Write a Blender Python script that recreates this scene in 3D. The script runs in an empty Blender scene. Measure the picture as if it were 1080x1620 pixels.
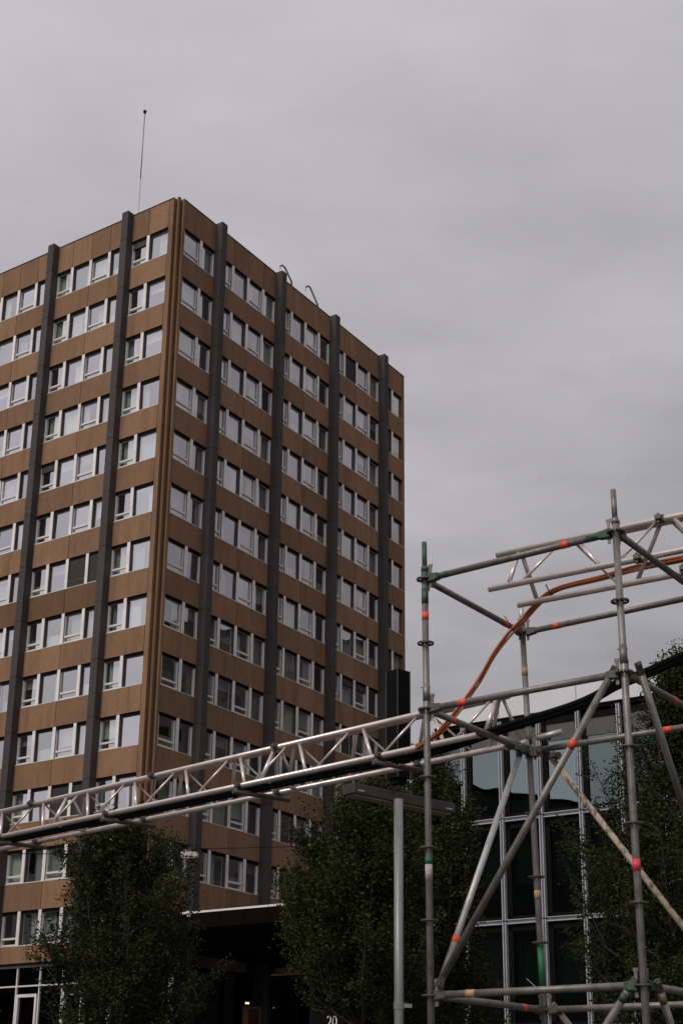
import bpy, bmesh, math, random
from mathutils import Vector, Matrix
import numpy as np
R = math.radians
random.seed(7)
sc = bpy.context.scene
EYE = 1.6

# ------------------------------------------------------------------ camera
F_PX, PITCH, ROLL = 2227.114, 0.3243235, 0.0111115
CXP, CYP = 540.0, 1023.027
cp, sp = math.cos(PITCH), math.sin(PITCH)
fw = Vector((0, cp, sp)); up0 = Vector((0, -sp, cp)); rt0 = Vector((1, 0, 0))
cr, sr = math.cos(ROLL), math.sin(ROLL)
rt = cr*rt0 + sr*up0; up = -sr*rt0 + cr*up0
cam_d = bpy.data.cameras.new('camera'); cam = bpy.data.objects.new('camera', cam_d)
sc.collection.objects.link(cam)
M = Matrix((rt, up, -fw)).transposed().to_4x4(); M.translation = Vector((0, 0, EYE))
cam.matrix_world = M
cam_d.sensor_fit = 'VERTICAL'; cam_d.sensor_height = 36; cam_d.sensor_width = 24
cam_d.lens = F_PX*36/1620; cam_d.shift_y = (CYP-810)/1620; cam_d.clip_end = 3000; cam_d.clip_start = .1
sc.camera = cam
sc.render.resolution_x = 682; sc.render.resolution_y = 1024

# ------------------------------------------------------------------ sky, sun, exposure
SUN_DIR = Vector((-.62, -.72, .86)).normalized()
elev = math.asin(SUN_DIR.z); rotn = math.atan2(SUN_DIR.x, SUN_DIR.y)
world = bpy.data.worlds.new('World'); sc.world = world; world.use_nodes = True
nt = world.node_tree; nt.nodes.clear()
def N(nt, typ, **kw):
    n = nt.nodes.new(typ)
    for k, v in kw.items():
        if k in n.inputs.keys() if isinstance(k, str) else False: n.inputs[k].default_value = v
        else: setattr(n, k, v)
    return n
def L(nt, a, b): nt.links.new(a, b)
def mathn(nt, op, a, b=None, clamp=False):
    n = nt.nodes.new('ShaderNodeMath'); n.operation = op; n.use_clamp = clamp
    for i, v in enumerate((a, b)):
        if v is None: continue
        if isinstance(v, (int, float)): n.inputs[i].default_value = v
        else: nt.links.new(v, n.inputs[i])
    return n.outputs[0]
def mixc(nt, fac, a, b, typ='MIX'):
    n = nt.nodes.new('ShaderNodeMix'); n.data_type = 'RGBA'; n.blend_type = typ
    for s, v in ((n.inputs[0], fac), (n.inputs[6], a), (n.inputs[7], b)):
        if isinstance(v, (int, float)): s.default_value = v
        elif isinstance(v, tuple): s.default_value = v if len(v) == 4 else (*v, 1)
        else: nt.links.new(v, s)
    return n.outputs[2]
sky = N(nt, 'ShaderNodeTexSky', sky_type='NISHITA'); sky.sun_disc = False
sky.sun_elevation = elev; sky.sun_rotation = rotn; sky.air_density = 2.0; sky.dust_density = 5.0
hsv = N(nt, 'ShaderNodeHueSaturation'); hsv.inputs['Saturation'].default_value = .12; L(nt, sky.outputs[0], hsv.inputs['Color'])
tc = N(nt, 'ShaderNodeTexCoord'); sep = N(nt, 'ShaderNodeSeparateXYZ'); L(nt, tc.outputs['Generated'], sep.inputs[0])
zz = mathn(nt, 'ADD', mathn(nt, 'MAXIMUM', sep.outputs[2], 0.0), .22)
cmb = N(nt, 'ShaderNodeCombineXYZ')
L(nt, mathn(nt, 'DIVIDE', sep.outputs[0], zz), cmb.inputs[0]); L(nt, mathn(nt, 'DIVIDE', sep.outputs[1], zz), cmb.inputs[1])
mp = N(nt, 'ShaderNodeMapping'); mp.inputs['Rotation'].default_value = (0, 0, R(-28)); mp.inputs['Scale'].default_value = (1.3, 2.1, 1); mp.inputs['Location'].default_value = (1.3, .55, 0)
L(nt, cmb.outputs[0], mp.inputs[0])
n1 = N(nt, 'ShaderNodeTexNoise'); n1.inputs['Scale'].default_value = 1.3; n1.inputs['Detail'].default_value = 5; n1.inputs['Roughness'].default_value = .48; n1.inputs['Distortion'].default_value = .35; L(nt, mp.outputs[0], n1.inputs['Vector'])
n2 = N(nt, 'ShaderNodeTexNoise'); n2.inputs['Scale'].default_value = 4.2; n2.inputs['Detail'].default_value = 4; n2.inputs['Roughness'].default_value = .5; L(nt, mp.outputs[0], n2.inputs['Vector'])
cl = mathn(nt, 'ADD', mathn(nt, 'MULTIPLY', mathn(nt, 'SUBTRACT', n1.outputs[0], .5), .74), mathn(nt, 'MULTIPLY', mathn(nt, 'SUBTRACT', n2.outputs[0], .5), .30))
n3 = N(nt, 'ShaderNodeTexNoise'); n3.inputs['Scale'].default_value = 13; n3.inputs['Detail'].default_value = 3; L(nt, mp.outputs[0], n3.inputs['Vector'])
cl = mathn(nt, 'ADD', cl, mathn(nt, 'MULTIPLY', mathn(nt, 'SUBTRACT', n3.outputs[0], .5), .09))
# thinner cloud towards the hidden sun
dot = N(nt, 'ShaderNodeVectorMath', operation='DOT_PRODUCT'); L(nt, tc.outputs['Generated'], dot.inputs[0]); dot.inputs[1].default_value = SUN_DIR
br = mathn(nt, 'MULTIPLY', mathn(nt, 'ADD', dot.outputs['Value'], .05), .42)
zen = mathn(nt, 'MULTIPLY', mathn(nt, 'MAXIMUM', sep.outputs[2], 0.0), .36)
wst = mathn(nt, 'MULTIPLY', sep.outputs[0], -.27)
fac = mathn(nt, 'ADD', mathn(nt, 'ADD', mathn(nt, 'ADD', cl, wst), mathn(nt, 'ADD', br, zen)), .93)
cloudc = N(nt, 'ShaderNodeVectorMath', operation='SCALE'); cloudc.inputs[0].default_value = (4.24, 4.12, 4.36); L(nt, fac, cloudc.inputs['Scale'])
col = mixc(nt, .93, hsv.outputs[0], cloudc.outputs[0])
bg = N(nt, 'ShaderNodeBackground'); bg.inputs['Strength'].default_value = .105; L(nt, col, bg.inputs['Color'])
wo = N(nt, 'ShaderNodeOutputWorld'); L(nt, bg.outputs[0], wo.inputs['Surface'])
sun_d = bpy.data.lights.new('sun', 'SUN'); sun_d.energy = 1.5; sun_d.angle = R(16); sun_d.color = (1, .95, .88)
sun = bpy.data.objects.new('sun', sun_d); sc.collection.objects.link(sun)
sun.rotation_euler = SUN_DIR.to_track_quat('Z', 'Y').to_euler()
vs = sc.view_settings; vs.view_transform = 'Standard'; vs.look = 'None'; vs.exposure = 0; vs.gamma = 1; vs.use_curve_mapping = False
sc.cycles.max_bounces = 6; sc.cycles.glossy_bounces = 3; sc.cycles.transparent_max_bounces = 12; sc.cycles.transmission_bounces = 4

# ------------------------------------------------------------------ helpers
def ray(x, y):
    d = fw*F_PX + rt*(x-CXP) - up*(y-CYP); return d/d.y
def atY(x, y, Y): v = ray(x, y)*Y; return Vector((v.x, v.y, v.z+EYE))
def atZ(x, y, z):
    r = ray(x, y); v = r*(z/r.z); return Vector((v.x, v.y, v.z+EYE))
def pix(p):
    q = Vector(p)-Vector((0, 0, EYE)); d = q.dot(fw)
    return CXP+F_PX*q.dot(rt)/d, CYP-F_PX*q.dot(up)/d

class MB:
    def __init__(s): s.v = []; s.f = []
    def quad(s, a, b, c, d):
        n = len(s.v); s.v += [tuple(a), tuple(b), tuple(c), tuple(d)]; s.f.append((n, n+1, n+2, n+3)); return s
    def box(s, x0, x1, y0, y1, z0, z1):
        n = len(s.v)
        s.v += [(x, y, z) for z in (z0, z1) for y in (y0, y1) for x in (x0, x1)]
        s.f += [tuple(n+i for i in t) for t in ((0, 2, 3, 1), (4, 5, 7, 6), (0, 1, 5, 4), (2, 6, 7, 3), (0, 4, 6, 2), (1, 3, 7, 5))]
        return s
    def prism(s, pts, z0, z1):
        n = len(s.v); k = len(pts)
        s.v += [(p[0], p[1], z0) for p in pts] + [(p[0], p[1], z1) for p in pts]
        for i in range(k):
            j = (i+1) % k; s.f.append((n+i, n+j, n+k+j, n+k+i))
        s.f.append(tuple(n+i for i in reversed(range(k)))); s.f.append(tuple(n+k+i for i in range(k))); return s
    def tube(s, pts, r, sides=10, caps=True, r_end=None, hollow=False):
        pts = [Vector(p) for p in pts]; k = len(pts); n0 = len(s.v)
        prev = None
        for i, p in enumerate(pts):
            t = (pts[min(i+1, k-1)]-pts[max(i-1, 0)]).normalized()
            if prev is None:
                a = Vector((0, 0, 1)) if abs(t.z) < .9 else Vector((1, 0, 0)); u = t.cross(a).normalized()
            else: u = (prev - t*prev.dot(t)).normalized()
            prev = u; w = t.cross(u)
            rr = r if r_end is None else r+(r_end-r)*i/(k-1)
            if isinstance(r, (list, tuple)): rr = r[i]
            for j in range(sides):
                a = 2*math.pi*j/sides; s.v.append(tuple(p+(u*math.cos(a)+w*math.sin(a))*rr))
        for i in range(k-1):
            for j in range(sides):
                a = n0+i*sides+j; b = n0+i*sides+(j+1) % sides
                s.f.append((a, b, b+sides, a+sides))
        if caps:
            s.f.append(tuple(n0+j for j in reversed(range(sides)))); s.f.append(tuple(n0+(k-1)*sides+j for j in range(sides)))
        return s
    def obox(s, c, ax, ay, az):   # oriented box: centre and half-axis vectors
        n = len(s.v); c, ax, ay, az = map(Vector, (c, ax, ay, az))
        s.v += [tuple(c+ax*i+ay*j+az*k) for k in (-1, 1) for j in (-1, 1) for i in (-1, 1)]
        s.f += [tuple(n+i for i in t) for t in ((0, 2, 3, 1), (4, 5, 7, 6), (0, 1, 5, 4), (2, 6, 7, 3), (0, 4, 6, 2), (1, 3, 7, 5))]
        return s
    def mesh(s, name, mat, smooth=False):
        me = bpy.data.meshes.new(name); me.from_pydata(s.v, [], s.f); me.update()
        if smooth:
            me.polygons.foreach_set('use_smooth', [len(p.vertices) == 4 for p in me.polygons])
        if mat: me.materials.append(mat)
        return me
    def build(s, name, mat, parent=None, smooth=False, bevel=0, loc=None):
        o = bpy.data.objects.new(name, s.mesh(name, mat, smooth)); sc.collection.objects.link(o)
        if parent: o.parent = parent
        if loc is not None: o.location = loc
        if bevel:
            m = o.modifiers.new('bevel', 'BEVEL'); m.width = bevel; m.segments = 1; m.limit_method = 'ANGLE'
        return o
def inst(name, me, parent, loc=(0, 0, 0), rz=0):
    o = bpy.data.objects.new(name, me); sc.collection.objects.link(o); o.parent = parent
    o.location = loc; o.rotation_euler = (0, 0, rz); return o
def tag(o, label=None, cat=None, group=None, kind=None):
    if label: o['label'] = label
    if cat: o['category'] = cat
    if group: o['group'] = group
    if kind: o['kind'] = kind
    return o
def thing(name, label, cat, loc=(0, 0, 0), rz=0, group=None):
    o = bpy.data.objects.new(name, None); sc.collection.objects.link(o); o.location = loc; o.rotation_euler = (0, 0, rz)
    o.empty_display_size = .3
    return tag(o, label, cat, group)

# ------------------------------------------------------------------ materials
def mat(name, col, rough=.7, metal=0, var=.15, vscale=3., speck=0, sscale=60., bump=0, dirt=None, dirt_amt=0, dscale=(2, 2, 2), dlo=.45, dhi=.7, rnd=0, spec=.5, coords='world'):
    m = bpy.data.materials.new(name); m.use_nodes = True; t = m.node_tree; b = t.nodes['Principled BSDF']
    if coords == 'world':
        g = t.nodes.new('ShaderNodeNewGeometry'); P = g.outputs['Position']
    else:
        g = t.nodes.new('ShaderNodeTexCoord'); P = g.outputs['Object']
    a = t.nodes.new('ShaderNodeTexNoise'); a.inputs['Scale'].default_value = vscale; a.inputs['Detail'].default_value = 5; L(t, P, a.inputs['Vector'])
    f = mathn(t, 'ADD', mathn(t, 'MULTIPLY', mathn(t, 'SUBTRACT', a.outputs[0], .5), var*2), 1.0)
    if speck:
        s = t.nodes.new('ShaderNodeTexNoise'); s.inputs['Scale'].default_value = sscale; s.inputs['Detail'].default_value = 2; L(t, P, s.inputs['Vector'])
        f = mathn(t, 'ADD', f, mathn(t, 'MULTIPLY', mathn(t, 'SUBTRACT', s.outputs[0], .5), speck*2))
    if rnd:
        oi = t.nodes.new('ShaderNodeObjectInfo')
        f = mathn(t, 'MULTIPLY', f, mathn(t, 'ADD', mathn(t, 'MULTIPLY', mathn(t, 'SUBTRACT', oi.outputs['Random'], .5), rnd*2), 1.0))
    vm = t.nodes.new('ShaderNodeVectorMath'); vm.operation = 'SCALE'; vm.inputs[0].default_value = col; L(t, f, vm.inputs['Scale'])
    c = vm.outputs[0]
    if dirt:
        mp = t.nodes.new('ShaderNodeMapping'); mp.inputs['Scale'].default_value = dscale; L(t, P, mp.inputs[0])
        d = t.nodes.new('ShaderNodeTexNoise'); d.inputs['Scale'].default_value = 1; d.inputs['Detail'].default_value = 6; d.inputs['Roughness'].default_value = .65; L(t, mp.outputs[0], d.inputs['Vector'])
        mr = t.nodes.new('ShaderNodeMapRange'); mr.inputs[1].default_value = dlo; mr.inputs[2].default_value = dhi; mr.inputs[4].default_value = dirt_amt; L(t, d.outputs[0], mr.inputs[0])
        c = mixc(t, mr.outputs[0], c, dirt)
    L(t, c, b.inputs['Base Color'])
    b.inputs['Roughness'].default_value = rough; b.inputs['Metallic'].default_value = metal; b.inputs['Specular IOR Level'].default_value = spec
    if bump:
        bn = t.nodes.new('ShaderNodeTexNoise'); bn.inputs['Scale'].default_value = sscale; bn.inputs['Detail'].default_value = 3; L(t, P, bn.inputs['Vector'])
        bp = t.nodes.new('ShaderNodeBump'); bp.inputs['Strength'].default_value = bump; bp.inputs['Distance'].default_value = .01; L(t, bn.outputs[0], bp.inputs['Height']); L(t, bp.outputs[0], b.inputs['Normal'])
    return m
def glass(name, f0, tint, wob=.0, rough=.01, gtint=(1, 1, 1)):
    m = bpy.data.materials.new(name); m.use_nodes = True; t = m.node_tree; t.nodes.clear()
    out = t.nodes.new('ShaderNodeOutputMaterial'); mx = t.nodes.new('ShaderNodeMixShader')
    tr = t.nodes.new('ShaderNodeBsdfTransparent'); tr.inputs[0].default_value = (*tint, 1)
    gl = t.nodes.new('ShaderNodeBsdfGlossy'); gl.inputs['Roughness'].default_value = rough; gl.inputs['Color'].default_value = (*gtint, 1)
    lw = t.nodes.new('ShaderNodeLayerWeight'); lw.inputs['Blend'].default_value = .5
    p = mathn(t, 'POWER', lw.outputs['Facing'], 3.5)
    oi = t.nodes.new('ShaderNodeObjectInfo')
    base = mathn(t, 'ADD', mathn(t, 'MULTIPLY', mathn(t, 'SUBTRACT', oi.outputs['Random'], .5), .16), f0)
    fac = mathn(t, 'ADD', mathn(t, 'MULTIPLY', p, mathn(t, 'SUBTRACT', 1.0, base)), base, clamp=True)
    L(t, fac, mx.inputs[0]); L(t, tr.outputs[0], mx.inputs[1]); L(t, gl.outputs[0], mx.inputs[2]); L(t, mx.outputs[0], out.inputs[0])
    if wob:
        g = t.nodes.new('ShaderNodeNewGeometry'); n = t.nodes.new('ShaderNodeTexNoise'); n.inputs['Scale'].default_value = .9; n.inputs['Detail'].default_value = 1
        L(t, g.outputs['Position'], n.inputs['Vector']); bp = t.nodes.new('ShaderNodeBump'); bp.inputs['Strength'].default_value = wob; bp.inputs['Distance'].default_value = .03
        L(t, n.outputs[0], bp.inputs['Height']); L(t, bp.outputs[0], gl.inputs['Normal'])
    return m
def emis(name, col, s):
    m = bpy.data.materials.new(name); m.use_nodes = True; t = m.node_tree; b = t.nodes['Principled BSDF']
    b.inputs['Base Color'].default_value = (*col, 1); b.inputs['Emission Color'].default_value = (*col, 1); b.inputs['Emission Strength'].default_value = s; return m

m_brown = mat('brown_panel', (.250, .145, .086), .8, var=.14, vscale=.8, speck=.28, sscale=9, bump=.15, rnd=.15, dirt=(.11, .065, .038), dirt_amt=.7, dscale=(1.6, 1.6, .22), dlo=.48, dhi=.80, spec=.10)
m_brown2 = mat('brown_panel_stained', (.150, .078, .038), .8, var=.12, vscale=.8, speck=.45, sscale=9, bump=.25, rnd=.06, dirt=(.09, .055, .04), dirt_amt=.5, dscale=(1.5, 1.5, .3), spec=.25)
m_pil = mat('grey_pilaster', (.066, .056, .053), .85, var=.12, vscale=1., speck=.35, sscale=8, bump=.3, rnd=.10, dirt=(.05, .045, .043), dirt_amt=.5, dscale=(3, 3, .3), spec=.25)
m_joint = mat('dark_joint', (.02, .017, .015), .9)
m_white = mat('window_white', (.80, .74, .71), .5, var=.06, rnd=.05, dirt=(.35, .31, .28), dirt_amt=.4, dscale=(1, 1, .8))
m_frame = mat('window_frame', (.68, .65, .62), .45, var=.06)
m_dark = mat('dark_metal', (.007, .006, .005), .7, var=.2, spec=.06)
m_blind = mat('dark_blind', (.035, .028, .026), .7)
m_inside = mat('room_wall', (.17, .175, .145), .9, var=.3, vscale=.6)
m_curtain = mat('curtain', (.70, .71, .67), .9, var=.25, vscale=1.5, rnd=.3)
m_glass = glass('window_glass', .48, (.78, .84, .79), .22, gtint=(.97, .95, 1))
m_glass2 = glass('office_glass', .19, (.18, .24, .2), .10, gtint=(.74, .92, .94))
m_glass3 = glass('lobby_glass', .06, (.22, .26, .22), .1, gtint=(.28, .30, .28))
m_roof = mat('roof_gravel', (.2, .19, .18), .95)
m_alu = mat('aluminium_mullion', (.46, .46, .49), .45, metal=.2, var=.08, dirt=(.2, .2, .22), dirt_amt=.4)
m_pale = mat('pale_parapet', (.64, .64, .66), .5, var=.04, vscale=.5, dirt=(.55, .55, .56), dirt_amt=.4, dscale=(.6, .6, .3))
m_steel = mat('galvanised_steel', (.200, .182, .164), .46, metal=.4, var=.22, vscale=9, speck=.35, sscale=120, bump=.15, dirt=(.10, .08, .066), dirt_amt=.75, dscale=(14, 14, 8), dlo=.46, dhi=.68, rnd=.14)
m_steel2 = mat('bright_galvanised_steel', (.50, .49, .48), .45, metal=.45, var=.15, vscale=9, speck=.25, sscale=120, bump=.1, dirt=(.24, .2, .17), dirt_amt=.6, dscale=(18, 18, 10), dlo=.5, dhi=.7)
m_coupler = mat('dark_coupler_steel', (.105, .088, .074), .55, metal=.4, var=.4, vscale=30, bump=.3)
m_truss = mat('truss_aluminium', (.64, .55, .51), .30, metal=.5, var=.07, vscale=6, speck=.12, sscale=150, dirt=(.36, .29, .25), dirt_amt=.55, dscale=(9, 9, 9), dlo=.5, dhi=.75)
m_green = mat('green_paint', (.016, .07, .035), .6, var=.3, vscale=20, dirt=(.13, .11, .09), dirt_amt=.7, dscale=(28, 28, 16), dlo=.5, dhi=.62)
m_greenb = mat('bright_green_tape', (.012, .13, .04), .5, var=.2, vscale=20)
m_teal = mat('teal_tape', (.01, .10, .10), .5, var=.2, vscale=20)
m_red = mat('orange_red_tape', (.80, .085, .035), .5, var=.25, vscale=40, dirt=(.35, .05, .03), dirt_amt=.5, dscale=(50, 50, 50))
m_pink = mat('red_label', (.60, .045, .075), .5, var=.2, vscale=40)
m_ochre = mat('worn_paper_label', (.50, .32, .17), .7, var=.3, vscale=40, dirt=(.22, .09, .05), dirt_amt=.7, dscale=(60, 60, 60))
m_paper = mat('pale_paper_label', (.44, .37, .32), .8, var=.3, vscale=40, dirt=(.15, .12, .1), dirt_amt=.7, dscale=(60, 60, 60))
m_black = mat('black_sheath', (.005, .0046, .0046), .7, var=.2, spec=.07)
m_orange = mat('orange_cable', (.42, .115, .030), .42, var=.2, vscale=9, dirt=(.2, .05, .02), dirt_amt=.4, dscale=(12, 12, 12))
m_beige = mat('weathered_beige_paint', (.44, .35, .26), .7, var=.15, vscale=12, dirt=(.12, .09, .075), dirt_amt=.9, dscale=(26, 26, 12), dlo=.5, dhi=.58, bump=.2)
m_moss = mat('moss_yellow_rust', (.20, .15, .04), .9, var=.3, vscale=50, dirt=(.09, .07, .05), dirt_amt=.8, dscale=(60, 60, 60))
m_bark = mat('bark', (.035, .028, .022), .9, var=.4, vscale=12, bump=.4)
m_asph = mat('asphalt', (.05, .05, .05), .9, speck=.3, sscale=80)
m_pave = mat('paving', (.075, .072, .07), .9, speck=.2, sscale=30)
m_strip = mat('brown_fascia', (.20, .13, .09), .7, var=.15)
m_sign = mat('sign_white', (.8, .8, .78), .5)
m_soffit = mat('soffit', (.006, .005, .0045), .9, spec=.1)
m_concr = mat('plain_render', (.045, .042, .038), .9, var=.15, vscale=.2)
m_post = mat('lamp_post_paint', (.225, .225, .22), .45, metal=.3, var=.12, vscale=6, dirt=(.14, .13, .12), dirt_amt=.6, dscale=(14, 14, 1.5), dlo=.5, dhi=.65)
m_beam = mat('anthracite_metal', (.052, .044, .042), .5, metal=.2, var=.15)
m_soft = mat('beam_underside', (.34, .26, .22), .5, metal=.3)
m_tie = mat('cable_tie', (.012, .012, .012), .5)
m_greyg = mat('davit_steel', (.17, .18, .20), .6)
m_lampw = emis('warm_lamp', (1, .62, .25), 1.6)
m_warmwall = mat('warm_wall', (.05, .024, .010), .8)
m_whitebox = mat('lamp_housing', (.5, .44, .40), .6, var=.1, vscale=12)

def leafmat(name, c1, c2, c3):
    m = bpy.data.materials.new(name); m.use_nodes = True; t = m.node_tree; b = t.nodes['Principled BSDF']
    g = t.nodes.new('ShaderNodeNewGeometry')
    a = t.nodes.new('ShaderNodeTexNoise'); a.inputs['Scale'].default_value = 1.3; a.inputs['Detail'].default_value = 3; L(t, g.outputs['Position'], a.inputs['Vector'])
    mr = t.nodes.new('ShaderNodeMapRange'); mr.inputs[1].default_value = .38; mr.inputs[2].default_value = .64; L(t, a.outputs[0], mr.inputs[0])
    c = mixc(t, mr.outputs[0], c1, c2)
    c = mixc(t, mathn(t, 'POWER', g.outputs['Random Per Island'], 2.5), c, c3)
    L(t, c, b.inputs['Base Color']); b.inputs['Roughness'].default_value = .6; b.inputs['Specular IOR Level'].default_value = .12
    tl = t.nodes.new('ShaderNodeBsdfTranslucent'); L(t, c, tl.inputs[0]); mx = t.nodes.new('ShaderNodeMixShader'); mx.inputs[0].default_value = .12
    L(t, b.outputs[0], mx.inputs[1]); L(t, tl.outputs[0], mx.inputs[2]); L(t, mx.outputs[0], t.nodes['Material Output'].inputs[0])
    return m
m_leaf = leafmat('leaf_dark', (.011, .016, .003), (.026, .036, .007), (.048, .058, .012))
m_leaf2 = leafmat('leaf_mid', (.013, .018, .0035), (.031, .038, .007), (.060, .065, .013))
m_leaf3 = leafmat('leaf_autumn', (.04, .025, .006), (.12, .055, .01), (.05, .045, .01))

# ------------------------------------------------------------------ ground
MB().quad((-1500, -1500, 0), (1500, -1500, 0), (1500, 1500, 0), (-1500, 1500, 0)).build('ground', m_asph)['kind'] = 'structure'
MB().box(-60, 60, 14, 130, .004, .12).build('pavement', m_pave)['kind'] = 'structure'

# ------------------------------------------------------------------ office tower
CX, CY, YAW = -10.15644, 72.6819, 0.592358
TROT = math.pi/2-YAW
H, HW, PAR, W, AL, AR = 3.4, 1.8774, 1.936, 1.594183, .7855, .652
Z0 = 51.416+EYE
T = thing('office_tower', 'tall brown-panelled office tower with dark grey pilasters and white-framed windows', 'building', (CX, CY, 0), TROT)
TM = Matrix.Translation((CX, CY, 0)) @ Matrix.Rotation(TROT, 4, 'Z')
def wl(x, y, z): return TM @ Vector((x, y, z))
RE = 26.25; LE = AL+14*W+AL   # far ends
ZB = Z0-12*H-HW               # sill of the lowest window row
ZBAND = 7.80+EYE
TOP = Z0+PAR
# face mapping: right face (s -> x, out -> -y), left face (s -> y, out -> -x)
def FR(s0, s1, o0, o1, z0, z1): return (s0, s1, -o1, -o0, z0, z1)
def FL(s0, s1, o0, o1, z0, z1): return (-o1, -o0, s0, s1, z0, z1)
# inner core, slabs, roof
MB().box(1.3, RE-.1, 1.3, LE-.1, 0, TOP-.5).build('core_wall', m_inside, T)
sl = MB()
for r in range(14):
    if r == 0: sl.box(.50, RE-.16, .50, LE-.16, Z0+.05, Z0+.6)
    elif r < 13: sl.box(.50, RE-.16, .50, LE-.16, Z0-r*H+.06, Z0-(r-1)*H-HW-.06)
    else: sl.box(.50, RE-.16, .50, LE-.16, ZBAND+.1, ZB-.06)
sl.build('floor_slab', m_inside, T)
MB().box(.50, RE-.16, .50, LE-.16, TOP-.9, TOP-.6).build('roof', m_roof, T)
MB().box(RE-.12, RE, .2, LE, 0, TOP).box(.2, RE, LE-.12, LE, 0, TOP).build('rear_wall', m_brown, T)

GL = [AL+2*W+4*W*k for k in range(4)]   # pilaster grid, left face
GR = [AR+2*W+4*W*k for k in range(4)]
cache = {}
def panel(face, s0, s1, z0, z1, name='spandrel_panel', m=None, th=.15, g=.019):
    m = m or m_brown
    key = (face, round(s1-s0, 3), round(z1-z0, 3), name, m.name, th)
    if key not in cache:
        b = MB(); fn = FR if face == 'R' else FL
        b.box(*fn(g, s1-s0-g, -th, 0, g, z1-z0-g)); cache[key] = b.mesh(name, m)
    return inst(name, cache[key], T, (s0, 0, z0) if face == 'R' else (0, s0, z0))
def bays(face):
    A, Gd, E = (AR, GR, 26.25) if face == 'R' else (AL, GL, None)
    out = [(A, Gd[0], 2, 0)]
    nb = 3 if face == 'R' else 3
    for k in range(nb): out.append((Gd[k], Gd[k+1], 4, k+1))
    if face == 'R': out.append((Gd[3], 25.94, 2, 4))
    return out
spn = 0
for face in 'RL':
    for (s0, s1, n, k) in bays(face):
        for r in range(13):
            if face == 'R' and r == 12: continue
            z1 = Z0-r*H-HW; z0 = Z0-(r+1)*H if r < 12 else ZBAND
            if face == 'R' and r == 11: z0 = ZB-.5+1.6
            stained = face == 'L' and ((r == 6 and k in (1, 2)) or (r == 5 and k == 2 and False))
            m = m_brown2 if stained else m_brown
            if n == 2: panel(face, s0, s1, z0, z1, m=m)
            else:
                panel(face, s0, s0+2*W, z0, z1, m=m); panel(face, s0+2*W, s1, z0, z1, m=m)
        ww = (s1-s0)/n
        for j in range(n): panel(face, s0+j*ww, s0+(j+1)*ww, Z0, TOP, 'parapet_panel')
# thin metal coping
MB().box(.45, RE, -.03, .22, TOP, TOP+.035).box(-.03, .22, .45, LE, TOP, TOP+.035).build('coping', m_dark, T)
# dark backing behind panel joints
bk = MB()
for r in range(13):
    z1 = Z0-r*H-HW; z0 = Z0-(r+1)*H if r < 12 else ZBAND
    bk.box(AR, 25.94, .152, .52, z0+.02, z1-.02); bk.box(.152, .52, AL, LE, z0+.02, z1-.02)
bk.box(AR, 25.94, .152, .158, Z0+.02, TOP-.02); bk.box(.152, .158, AL, LE, Z0+.02, TOP-.02)
bk.build('joint_backing', m_joint, T)
# pilasters: one segment per storey
pw, pd = .52, .5
def pil(face, g, ztop, zbot, name='pilaster_panel'):
    fn = FR if face == 'R' else FL
    key = ('pil', face, round(ztop-zbot, 3))
    if key not in cache: cache[key] = MB().box(*fn(-.27, -.27+pw, -.1, pd, .03, ztop-zbot)).mesh(name, m_pil)
    return inst(name, cache[key], T, (g, 0, zbot) if face == 'R' else (0, g, zbot))
for face, Gd in (('R', GR), ('L', GL[:3])):
    for g in Gd:
        pil(face, g, TOP+.09, Z0-.05)
        for r in range(13):
            zt = Z0-.05-r*H; zb = Z0-.05-(r+1)*H
            if r == 12: zb = ZBAND if face == 'L' else 0
            pil(face, g, zt, zb)
        if face == 'L': pass
jb = MB()
for g in GR: jb.box(g-.25, g+.23, -pd+.02, .05, 1, TOP)
for g in GL[:3]: jb.box(-pd+.02, .05, g-.25, g+.23, ZBAND+.1, TOP)
jb.build('pilaster_core', m_joint, T)
# fluted corner, one casting per storey, and far-end strips
prof = [(0, AL-.012), (0, .40), (.20, .36), (.10, .27), (.10, .13), (.24, .22), (.30, .30), (.22, .24), (.13, .10), (.27, .10), (.36, .20), (.40, 0), (AR-.012, 0), (AR-.012, .15), (.15, AL-.012)]
prof = [(0, AL-.012), (0, .44), (.36, .43), (.44, .44), (.43, .36), (.44, 0), (AR-.012, 0), (AR-.012, .2), (.6, .6), (.2, AL-.012)]
rib = [(.33, .33), (.12, .29), (.12, .12), (.29, .12)]
cm = {}
def corner(z0, z1):
    k = round(z1-z0, 3)
    if k not in cm: cm[k] = MB().prism(prof[::-1], .01, z1-z0).mesh('corner_panel', m_brown)
    inst('corner_panel', cm[k], T, (0, 0, z0))
    if ('rib', k) not in cm: cm[('rib', k)] = MB().prism(rib[::-1], .01, z1-z0+.0).mesh('corner_rib', m_brown2)
    inst('corner_rib', cm[('rib', k)], T, (0, 0, z0))
corner(Z0+.02, TOP+.06)
for r in range(13): corner(Z0+.02-(r+1)*H if r < 12 else ZBAND, Z0+.02-r*H)
for r in range(14):
    z0 = Z0-(r+1)*H if r < 12 else ZBAND
    if r == 13: z0, zt = Z0, TOP
    else: zt = Z0-r*H
    k = ('end', round(zt-z0, 3))
    if k not in cache: cache[k] = MB().box(25.94, RE, 0, .2, .01, zt-z0).mesh('end_panel', m_brown)
    inst('end_panel', cache[k], T, (0, 0, z0))
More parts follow.
